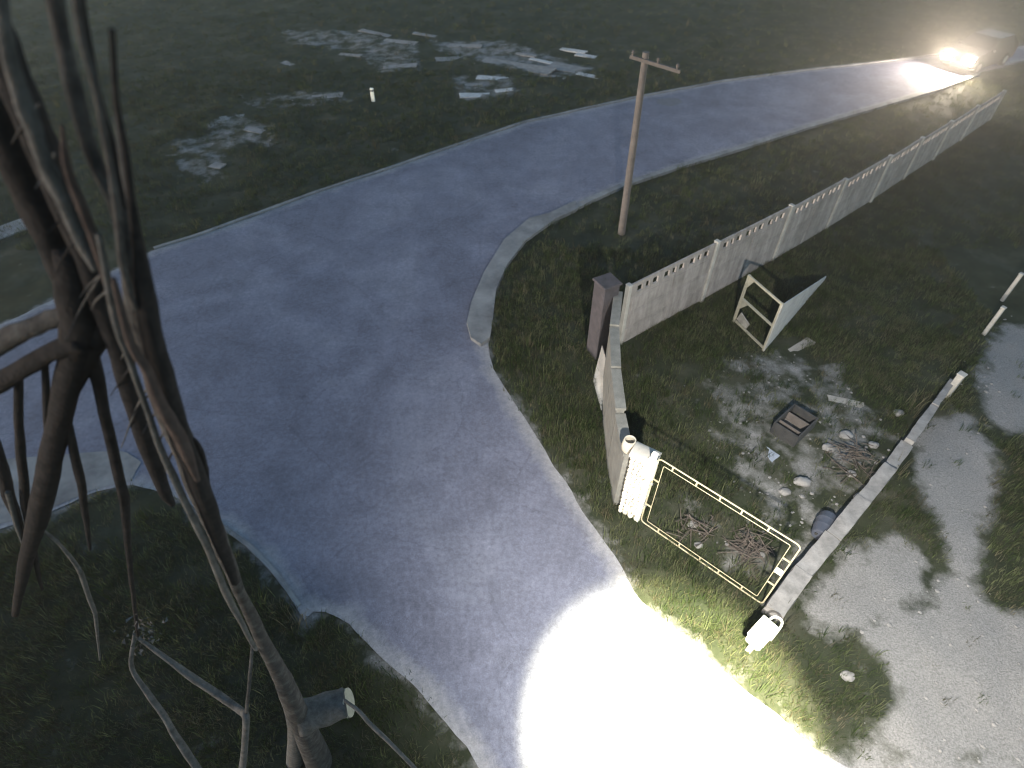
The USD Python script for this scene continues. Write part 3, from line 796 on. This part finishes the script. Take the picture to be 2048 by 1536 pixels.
# trunk: several stems grown together
stem("trunk", [(690, 1625), (640, 1530), (596, 1425), (562, 1350), (520, 1270), (482, 1190), (446, 1100), (410, 1010), (375, 915), (335, 820), (305, 720), (280, 620), (262, 520), (236, 420), (190, 320), (150, 190), (120, 60), (100, -80)], [46, 44, 38, 28, 24, 22, 28, 38, 44, 48, 48, 46, 36, 30, 26, 26, 24, 24], "bark", 2.3, 3, 14, 0.22)
stem("stem", [(600, 1620), (592, 1530), (590, 1440), (565, 1370)], [26, 28, 30, 26], "bark_pale", 2.32, 5)
stem("stem", [(470, 1165), (430, 1060), (408, 990), (372, 900), (340, 800), (310, 700), (290, 600), (278, 500), (262, 400), (250, 300), (232, 200), (222, 60)], [14, 28, 36, 40, 38, 38, 36, 22, 14, 12, 10, 9], "bark_dark", 2.2, 7)
stem("stem", [(512, 1300), (462, 1205), (425, 1120), (385, 1035), (350, 960), (318, 890), (292, 810), (262, 730), (235, 660), (215, 560), (195, 470)], [7, 13, 13, 13, 13, 13, 11, 12, 13, 13, 10], "bark_pale", 2.14, 9)
stem("stem", [(395, 960), (372, 905), (345, 850), (318, 800), (290, 735), (262, 690), (240, 600), (228, 555)], [10, 24, 24, 22, 18, 16, 12, 9], "bark_brown", 2.1, 11)
stem("stem", [(345, 1010), (330, 985), (300, 900), (268, 800), (238, 700), (200, 590), (160, 480), (115, 370), (65, 250), (10, 120), (-40, 0)], [10, 20, 32, 36, 36, 40, 46, 48, 50, 50, 50], "bark_dark", 2.5, 13, 14, 0.2)
stem("stem", [(190, 690), (160, 600), (118, 500), (72, 400), (20, 290), (-40, 170)], [40, 50, 54, 56, 56, 56], "bark_dark", 2.56, 14, 14, 0.2)
# dark fork on the left and its drooping limbs
stem("limb", [(130, 500), (150, 580), (160, 650), (152, 700), (138, 760), (122, 830), (104, 905), (90, 975), (72, 1050), (50, 1130), (30, 1230)], [40, 60, 62, 52, 42, 38, 38, 36, 30, 20, 10], "bark_dark", 2.5, 15, lump=0.15)
stem("limb", [(205, 640), (182, 690), (160, 740), (140, 800)], [40, 44, 36, 16], "bark_dark", 2.52, 16, lump=0.15)
stem("branch", [(180, 690), (200, 780), (220, 870), (238, 950), (252, 1040), (262, 1150), (276, 1275)], [28, 20, 18, 18, 14, 8, 5], "bark_dark", 2.55, 17)
stem("branch", [(137, 850), (148, 900), (160, 960), (172, 1030), (180, 1100)], [10, 15, 14, 10, 4], "bark_dark", 2.5, 19)
stem("branch", [(170, 680), (100, 706), (40, 742), (-40, 785)], [40, 32, 32, 34], "bark_dark", 2.46, 21)
stem("branch", [(150, 620), (100, 640), (40, 666), (-40, 706)], [30, 32, 34, 36], "bark", 2.5, 22)
stem("branch", [(36, 740), (38, 830), (43, 920), (52, 1010), (66, 1100), (84, 1180)], [14, 14, 14, 14, 10, 4], "bark_dark", 2.55, 23)
stem("branch", [(90, 712), (92, 790), (94, 860), (88, 930), (80, 1000)], [12, 11, 10, 9, 6], "bark_dark", 2.52, 24)
stem("branch", [(-30, 850), (0, 930), (15, 985), (35, 1040), (52, 1100)], [20, 20, 18, 13, 5], "bark_dark", 2.6, 25)
# pale limbs above
stem("limb", [(190, 540), (160, 480), (130, 410), (100, 350), (72, 280), (52, 220), (30, 150), (10, 60), (-8, -60)], [14, 20, 24, 26, 26, 26, 24, 22, 22], "bark_pale", 2.2, 27, lump=0.45)
stem("branch", [(270, 620), (248, 540), (238, 440), (222, 340), (205, 250), (190, 170), (160, 60), (150, -60)], [8, 13, 14, 12, 11, 11, 12, 12], "bark", 2.15, 29)
stem("branch", [(280, 560), (272, 500), (262, 430), (246, 340), (232, 220), (225, 130)], [8, 11, 10, 8, 7, 3], "bark_pale", 2.25, 31)
stem("branch", [(258, 470), (232, 330), (210, 240), (195, 170), (170, 20), (160, -60)], [13, 14, 11, 9, 8, 8], "bark_dark", 2.3, 33)
stem("branch", [(220, 580), (190, 490), (160, 410), (135, 330), (125, 250)], [12, 16, 18, 14, 5], "bark_brown", 2.2, 34)
# lower dangling branches
stem("branch", [(276, 1275), (330, 1314), (385, 1354), (440, 1393), (480, 1421), (492, 1434), (490, 1480), (484, 1540), (480, 1610)], [6, 9, 12, 13, 13, 13, 12, 11, 10], "bark_pale", np.linspace(2.5, 1.5, 9), 35)
stem("branch", [(268, 1268), (264, 1335), (298, 1388), (332, 1440), (366, 1493), (400, 1545), (436, 1600)], [5, 8, 10, 11, 12, 12, 12], "bark_pale", np.linspace(2.5, 1.5, 7), 37)
stem("twig", [(72, 1050), (120, 1090), (160, 1145), (176, 1190), (192, 1240), (200, 1320)], [6, 5, 8, 8, 6, 3], "bark_pale", 2.5, 38)
stem("twig", [(505, 1290), (499, 1360), (492, 1430)], [6, 6, 6], "bark", [2.25, 2.05, 1.9], 39)
stem("twig", [(15, 985), (34, 1050), (54, 1110)], [8, 8, 3], "bark_pale", 2.5, 40)
stem("twig", [(360, 880), (385, 875), (402, 900), (412, 940), (418, 975)], [5, 6, 12, 10, 3], "bark_dark", 2.3, 42)
for i in range(18):     # fine twigs
    t_ = rng.uniform(0, 1)
    x0, y0 = (60 + 170 * t_ + rng.uniform(-10, 10), 180 + 420 * t_) if i % 2 else (230 + 200 * t_, 520 + 560 * t_)
    sg_ = -1 if i % 2 else rng.choice([-1, -1, 1])
    L_, dr = rng.uniform(60, 170), rng.uniform(0.5, 1.6)
    x1, y1 = x0 + sg_ * L_ * 0.45, y0 + L_ * dr * 0.7
    stem("twig", [(x0, y0), ((x0 + x1) / 2 + rng.uniform(-8, 8), (y0 + y1) / 2), (x1, y1)], [5, 4, 1.5], ["bark", "bark_dark", "bark_pale"][i % 3], [2.35, 2.4, 2.4 + rng.uniform(-0.15, 0.15)], 80 + i, 6)
# sawn-off branch
def on_ray(px, py, d):
    r0 = ray(px, py)
    return np.array([0, 0, CAM_H]) + r0 / np.linalg.norm(r0) * d


d0 = np.linalg.norm(in_plane(596, 1432, 2.3) - [0, 0, CAM_H])
sa0, sb0 = on_ray(598, 1434, d0), on_ray(694, 1406, d0 - 0.06)
r_s = pr(56, sb0)
obj("sawn_branch", limb([sa0, sa0 * 0.6 + sb0 * 0.4, sa0 * 0.1 + sb0 * 0.9, sb0], [r_s * 1.1, r_s, r_s * 0.95, r_s * 0.92], 0, 51, 14, 12, 0.25), "bark_pale", tree, smooth=True)
dd = (sb0 - sa0) / np.linalg.norm(sb0 - sa0)
dc = dd + 0.35 * (np.array([0, 0, CAM_H]) - sb0) / d0
dc /= np.linalg.norm(dc)
cut = trimesh.creation.cylinder(r_s * 0.9, 0.04, sections=18)
cut.apply_transform(trimesh.geometry.align_vectors([0, 0, 1], dc))
cut.apply_translation(sb0 + dd * 0.012)
obj("cut_face", cut, "cut_wood", tree)
stem("twig", [(690, 1400), (712, 1416), (740, 1446), (785, 1490), (832, 1540), (880, 1600)], [6, 7, 8, 7, 7, 7], "bark_pale", [2.28, 2.2, 2.05, 1.85, 1.65, 1.45], 53)
# leafy tuft clinging to the twigs
tl = []
for _ in range(70):
    c = in_plane(286 + rng.normal(0, 16), 1272 + rng.normal(0, 18), 2.5 + rng.normal(0, 0.05))
    q = rng.normal(0, 1, (3, 3)) * 0.022
    tl.append(trimesh.Trimesh(c + q, [[0, 1, 2]], process=False))
obj("dry_leaves", cat(*tl), "bark_pale", tree)

# ------------------------------------------------------------------ car with headlights on, far up the road
cpos = at(1912, 150)
cdir = at(1800, 186) - at(1912, 150)
cyaw = math.atan2(cdir[1], cdir[0])
cpos = at(1904, 144) - cdir / np.linalg.norm(cdir) * 2.0
car = thing("car", "car far up the road, dazzling headlights pointed at the viewer", "car", cpos, cyaw)
prof = [(-2.0, 0.35), (-2.02, 0.85), (-1.9, 1.0), (-1.3, 1.42), (0.1, 1.44), (0.85, 0.98), (1.75, 0.86), (1.98, 0.68), (2.0, 0.35), (1.6, 0.25), (-1.6, 0.25)]
body = trimesh.creation.extrude_polygon(sg.Polygon(prof).buffer(0.04).buffer(-0.02), 1.62, engine="earcut")
body.apply_transform(np.array([[1, 0, 0, 0], [0, 0, -1, 0.81], [0, 1, 0, 0], [0, 0, 0, 1.0]]))
v = body.vertices.copy()
v[:, 1] *= np.where(v[:, 2] > 1.1, 0.84, 1.0)
body.vertices = v
obj("body", body, "car_paint", car, smooth=30)
ws = np.array([[0.16, -0.62, 1.43], [0.16, 0.62, 1.43], [0.82, 0.72, 1.03], [0.82, -0.72, 1.03]])
obj("windscreen", trimesh.convex.convex_hull(np.vstack([ws, ws + [0.045, 0, 0.03]])), "car_glass", car)
for s in (-1, 1):
    sw = np.array([[-1.2, s * 0.69, 1.36], [0.05, s * 0.69, 1.36], [0.6, s * 0.8, 1.02], [-1.5, s * 0.8, 1.02]])
    obj("side_window", trimesh.convex.convex_hull(np.vstack([sw, sw + [0, s * 0.02, 0]])), "car_glass", car)
    obj("mirror", box(0.12, 0.16, 0.11, (0.62, s * 0.92, 1.02), 0, 0.02), "car_plastic", car)
for x in (-1.25, 1.28):
    for s in (-1, 1):
        w = trimesh.creation.cylinder(0.31, 0.2, sections=24)
        w.apply_transform(trimesh.transformations.rotation_matrix(PI / 2, [1, 0, 0]))
        w.apply_translation([x, s * 0.75, 0.31])
        wh_ = obj("wheel", w, "rubber", car, smooth=40)
        r = trimesh.creation.cylinder(0.19, 0.02, sections=18)
        r.apply_transform(trimesh.transformations.rotation_matrix(PI / 2, [1, 0, 0]))
        r.apply_translation([x, s * 0.857, 0.31])
        obj("rim", r, "steel_grey", wh_)
obj("bumper", box(0.14, 1.6, 0.2, (2.02, 0, 0.42), 0, 0.03), "car_plastic", car)
obj("grille", box(0.04, 0.7, 0.12, (2.01, 0, 0.64), 0, 0.01), "car_plastic", car)
for s in (-1, 1):
    hl = trimesh.creation.icosphere(2, 1.0)
    hl.vertices = hl.vertices * [0.06, 0.2, 0.115] + [1.985, s * 0.58, 0.68]
    obj("headlight", hl, "headlight_glow", car, smooth=True)
    L = UsdLux.SphereLight.Define(stage, str(car.GetPath()) + ("/beam" if s < 0 else "/beam_001"))
    L.CreateRadiusAttr(0.06)
    L.CreateIntensityAttr(130)
    L.CreateNormalizeAttr(True)
    L.CreateColorAttr(Gf.Vec3f(1.0, 0.74, 0.5))
    sh = UsdLux.ShapingAPI.Apply(L.GetPrim())
    sh.CreateShapingConeAngleAttr(30.0)
    sh.CreateShapingConeSoftnessAttr(0.8)
    aim(L, (1.0, 0.0, 0.3), (2.12, s * 0.58, 0.68))

# ------------------------------------------------------------------ street lamp standing just below the picture, lighting the road
LX, LY, LZ = 1.75, 0.1, 7.2
lamp = thing("street_lamp", "street lamp lighting the road at the bottom of the view", "street lamp", (LX + 0.2, LY - 2.2, 0), 0)
obj("pole", tube([(0, 0, -0.2), (0, 0, 3.5), (0, 0, LZ)], [0.075, 0.06, 0.05], 12), "steel_grey", lamp, smooth=40)
obj("arm", tube(smooth_line([(0, 0, LZ - 0.2), (0, 0.25, LZ + 0.2), (-0.1, 1.0, LZ + 0.33), (-0.2, 1.85, LZ + 0.36)], 14), 0.03, 8), "steel_grey", lamp, smooth=40)
obj("lamp_head", box(0.26, 0.6, 0.12, (-0.2, 2.1, LZ + 0.36), 0, 0.05), "steel_grey", lamp, smooth=30)
lens = trimesh.creation.icosphere(2, 1.0)
lens.vertices = lens.vertices * [0.1, 0.2, 0.05] + [-0.2, 2.15, LZ + 0.29]
obj("lens", lens, "lamp_glow", lamp, smooth=True)
S1 = UsdLux.SphereLight.Define(stage, str(lamp.GetPath()) + "/bulb")
S1.CreateRadiusAttr(0.08)
S1.CreateNormalizeAttr(True)
S1.CreateIntensityAttr(5000)
S1.CreateColorAttr(Gf.Vec3f(1.0, 0.95, 0.60))
sh = UsdLux.ShapingAPI.Apply(S1.GetPrim())
sh.CreateShapingConeAngleAttr(18.8)
sh.CreateShapingConeSoftnessAttr(0.42)
BULB = (-0.2, 2.15, LZ + 0.1)
aim(S1, (2.55 - LX, 2.55 - (LY - 0.05), -LZ - 0.1), BULB)
S2 = UsdLux.SphereLight.Define(stage, str(lamp.GetPath()) + "/spill")
S2.CreateRadiusAttr(0.1)
S2.CreateNormalizeAttr(True)
S2.CreateIntensityAttr(1160)
S2.CreateColorAttr(Gf.Vec3f(1.0, 0.96, 0.84))
sh = UsdLux.ShapingAPI.Apply(S2.GetPrim())
sh.CreateShapingConeAngleAttr(67.0)
sh.CreateShapingConeSoftnessAttr(1.0)
aim(S2, (0.74, 0.72, -1.0), BULB)

# ------------------------------------------------------------------ grass
def clump(seed, n, h, spread, w):
    r = np.random.default_rng(seed)
    V, Fc = [], []
    for _ in range(n):
        a_ = r.uniform(0, 2 * PI)
        p = np.array([r.normal(0, spread), r.normal(0, spread), -0.01])
        hh = h * r.uniform(0.5, 1.15)
        lean = r.uniform(0.15, 0.9) * hh
        d = np.array([math.cos(a_), math.sin(a_), 0])
        s = np.array([-d[1], d[0], 0]) * w * r.uniform(0.6, 1.2)
        k = len(V)
        V += [p - s, p + s, p + d * lean * 0.4 + [0, 0, hh * 0.65] + s * 0.7, p + d * lean * 0.4 + [0, 0, hh * 0.65] - s * 0.7, p + d * lean + [0, 0, hh]]
        Fc += [[k, k + 1, k + 2], [k, k + 2, k + 3], [k + 3, k + 2, k + 4]]
    return np.array(V), np.array(Fc)


obstacles = shapely.union_all([apron.buffer(0.02), sg.Point(*pb[:2]).buffer(0.12)])


def scatter(name, regions, dens, protos, matn, smin, smax, seed, label_kind="stuff", bare_max=0.5, clumpy=1.0):
    r = np.random.default_rng(seed)
    pos = []
    for (x0, x1, y0, y1), dn in zip(regions, dens):
        n = int((x1 - x0) * (y1 - y0) * dn)
        pos.append(np.c_[r.uniform(x0, x1, n), r.uniform(y0, y1, n)])
    p = np.vstack(pos)
    # keep what the camera could see, with a margin to step aside
    cx = p[:, 0]
    fwd = p[:, 1] * math.sin(pitch) + CAM_H * math.cos(pitch)
    upv = p[:, 1] * math.cos(pitch) - CAM_H * math.sin(pitch)
    k = (np.abs(cx) / fwd < 1.0) & (upv / fwd > -0.8) & (upv / fwd < 0.75)
    p = p[k]
    g = shapely.points(p)
    d = shapely.distance(g, road_poly)
    edge = 0.02 + 0.16 * meshkit.noise(np.c_[p * 2.2, np.zeros(len(p))], 31)
    ix = np.clip(((p[:, 0] + 38) / 0.2).round().astype(int), 0, nx - 1)
    iy = np.clip(((p[:, 1] + 8) / 0.2).round().astype(int), 0, ny - 1)
    bz = bare[iy * nx + ix]
    patch = meshkit.fbm(np.c_[p * 0.9, np.zeros(len(p))], 3, seed)
    keep = (d > edge) & (r.uniform(0, 1, len(p)) > np.clip(bz / bare_max, 0, 0.993) * np.where(d < 0.4, 0.5, 1)) & (r.uniform(0, 1, len(p)) < np.clip(1 - clumpy * (0.62 - patch) * 2.2, 0.05, 1)) & ~shapely.contains(obstacles, g)
    p, d = p[keep], d[keep]
    z = ground_z(p, d)
    path = f"/World/{unique('/World', name)}"
    pi = UsdGeom.PointInstancer.Define(stage, path)
    targets = []
    for i, (v, f) in enumerate(protos):
        m = usdkit.mesh(stage, f"{path}/clump_{i + 1:03d}", (v, f), M[matn[i]] if isinstance(matn, list) else M[matn])
        targets.append(m.GetPath())
    pi.CreatePrototypesRel().SetTargets(targets)
    n = len(p)
    pi.CreatePositionsAttr(Vt.Vec3fArray.FromNumpy(np.c_[p, z].astype(np.float32)))
    pi.CreateProtoIndicesAttr(Vt.IntArray.FromNumpy(r.integers(0, len(protos), n).astype(np.int32)))
    s = r.uniform(smin, smax, n)
    pi.CreateScalesAttr(Vt.Vec3fArray.FromNumpy(np.c_[s, s, s * r.uniform(0.7, 1.2, n)].astype(np.float32)))
    an = r.uniform(0, 2 * PI, n)
    pi.CreateOrientationsAttr(Vt.QuathArray([Gf.Quath(float(math.cos(t / 2)), 0, 0, float(math.sin(t / 2))) for t in an]))
    tagp(pi.GetPrim(), kind=label_kind)
    return pi.GetPrim()


protos = [clump(1, 16, 0.11, 0.05, 0.004), clump(2, 18, 0.08, 0.06, 0.0045), clump(3, 12, 0.16, 0.045, 0.0045), clump(4, 14, 0.12, 0.06, 0.004)]
tagp(scatter("grass", [(-12, 14, 1.5, 17), (-30, 30, 17, 34), (-36, 44, 34, 58)], [110, 28, 8], protos, ["grass_green", "grass_green", "grass_green", "grass_dry"], 0.8, 1.7, 11), "short dark grass covering the verges, yards and the field", "grass")
weeds = [clump(21, 22, 0.34, 0.09, 0.008), clump(22, 18, 0.42, 0.08, 0.007), clump(23, 26, 0.24, 0.12, 0.010)]
tagp(scatter("weeds", [(-12, 14, 1.5, 17), (-30, 30, 17, 34), (-36, 44, 34, 58)], [2.6, 1.2, 0.5], weeds, ["grass_green", "grass_dry", "grass_green"], 0.5, 1.15, 17, clumpy=2.2), "tall rank weeds standing in the short grass", "weeds")
# loose stones on the bare ground
pebs = [(rock(1, 0.8, 0.5, 90 + i, 1).vertices * 0.03, rock(1, 0.8, 0.5, 90 + i, 1).faces) for i in range(3)]
r = np.random.default_rng(5)
pp = []
for poly, w in zip(bare_polys, weights):
    b = poly.bounds
    n = int((b[2] - b[0]) * (b[3] - b[1]) * (9 if b[3] < 20 else 2))
    q = np.c_[r.uniform(b[0] - 0.3, b[2] + 0.3, n), r.uniform(b[1] - 0.3, b[3] + 0.3, n)]
    pp.append(q[shapely.distance(shapely.points(q), poly) < r.exponential(0.12, n)])
pp = np.vstack(pp)
dd_ = shapely.distance(shapely.points(pp), road_poly)
pp, dd_ = pp[dd_ > 0.05], dd_[dd_ > 0.05]
pi = UsdGeom.PointInstancer.Define(stage, "/World/pebbles")
tg = [usdkit.mesh(stage, f"/World/pebbles/pebble_{i + 1:03d}", pebs[i], M["stone_grey"]).GetPath() for i in range(3)]
pi.CreatePrototypesRel().SetTargets(tg)
n = len(pp)
pi.CreatePositionsAttr(Vt.Vec3fArray.FromNumpy(np.c_[pp, ground_z(pp, dd_) + 0.004].astype(np.float32)))
pi.CreateProtoIndicesAttr(Vt.IntArray.FromNumpy(r.integers(0, 3, n).astype(np.int32)))
s = np.clip(r.lognormal(-0.4, 0.5, n), 0.3, 2.2)
pi.CreateScalesAttr(Vt.Vec3fArray.FromNumpy(np.c_[s, s, s].astype(np.float32)))
pi.CreateOrientationsAttr(Vt.QuathArray([Gf.Quath(float(math.cos(t / 2)), 0, 0, float(math.sin(t / 2))) for t in r.uniform(0, 2 * PI, n)]))
tagp(pi.GetPrim(), "small loose stones scattered over the bare dusty ground", "pebbles", kind="stuff")

# ------------------------------------------------------------------ damp night air
hz = trimesh.creation.box([170, 150, 16.5])
hz.apply_translation([5, 45, 16.5 / 2 - 2.0])
M["haze"] = usdkit.material(stage, "/World/Looks/haze", {"v": ("principled_volume", {"color": (0.95, 0.95, 0.95), "density": 0.0017, "anisotropy": 0.75})}, volume="v.volume")
obj("haze", hz, "haze", kind="stuff")
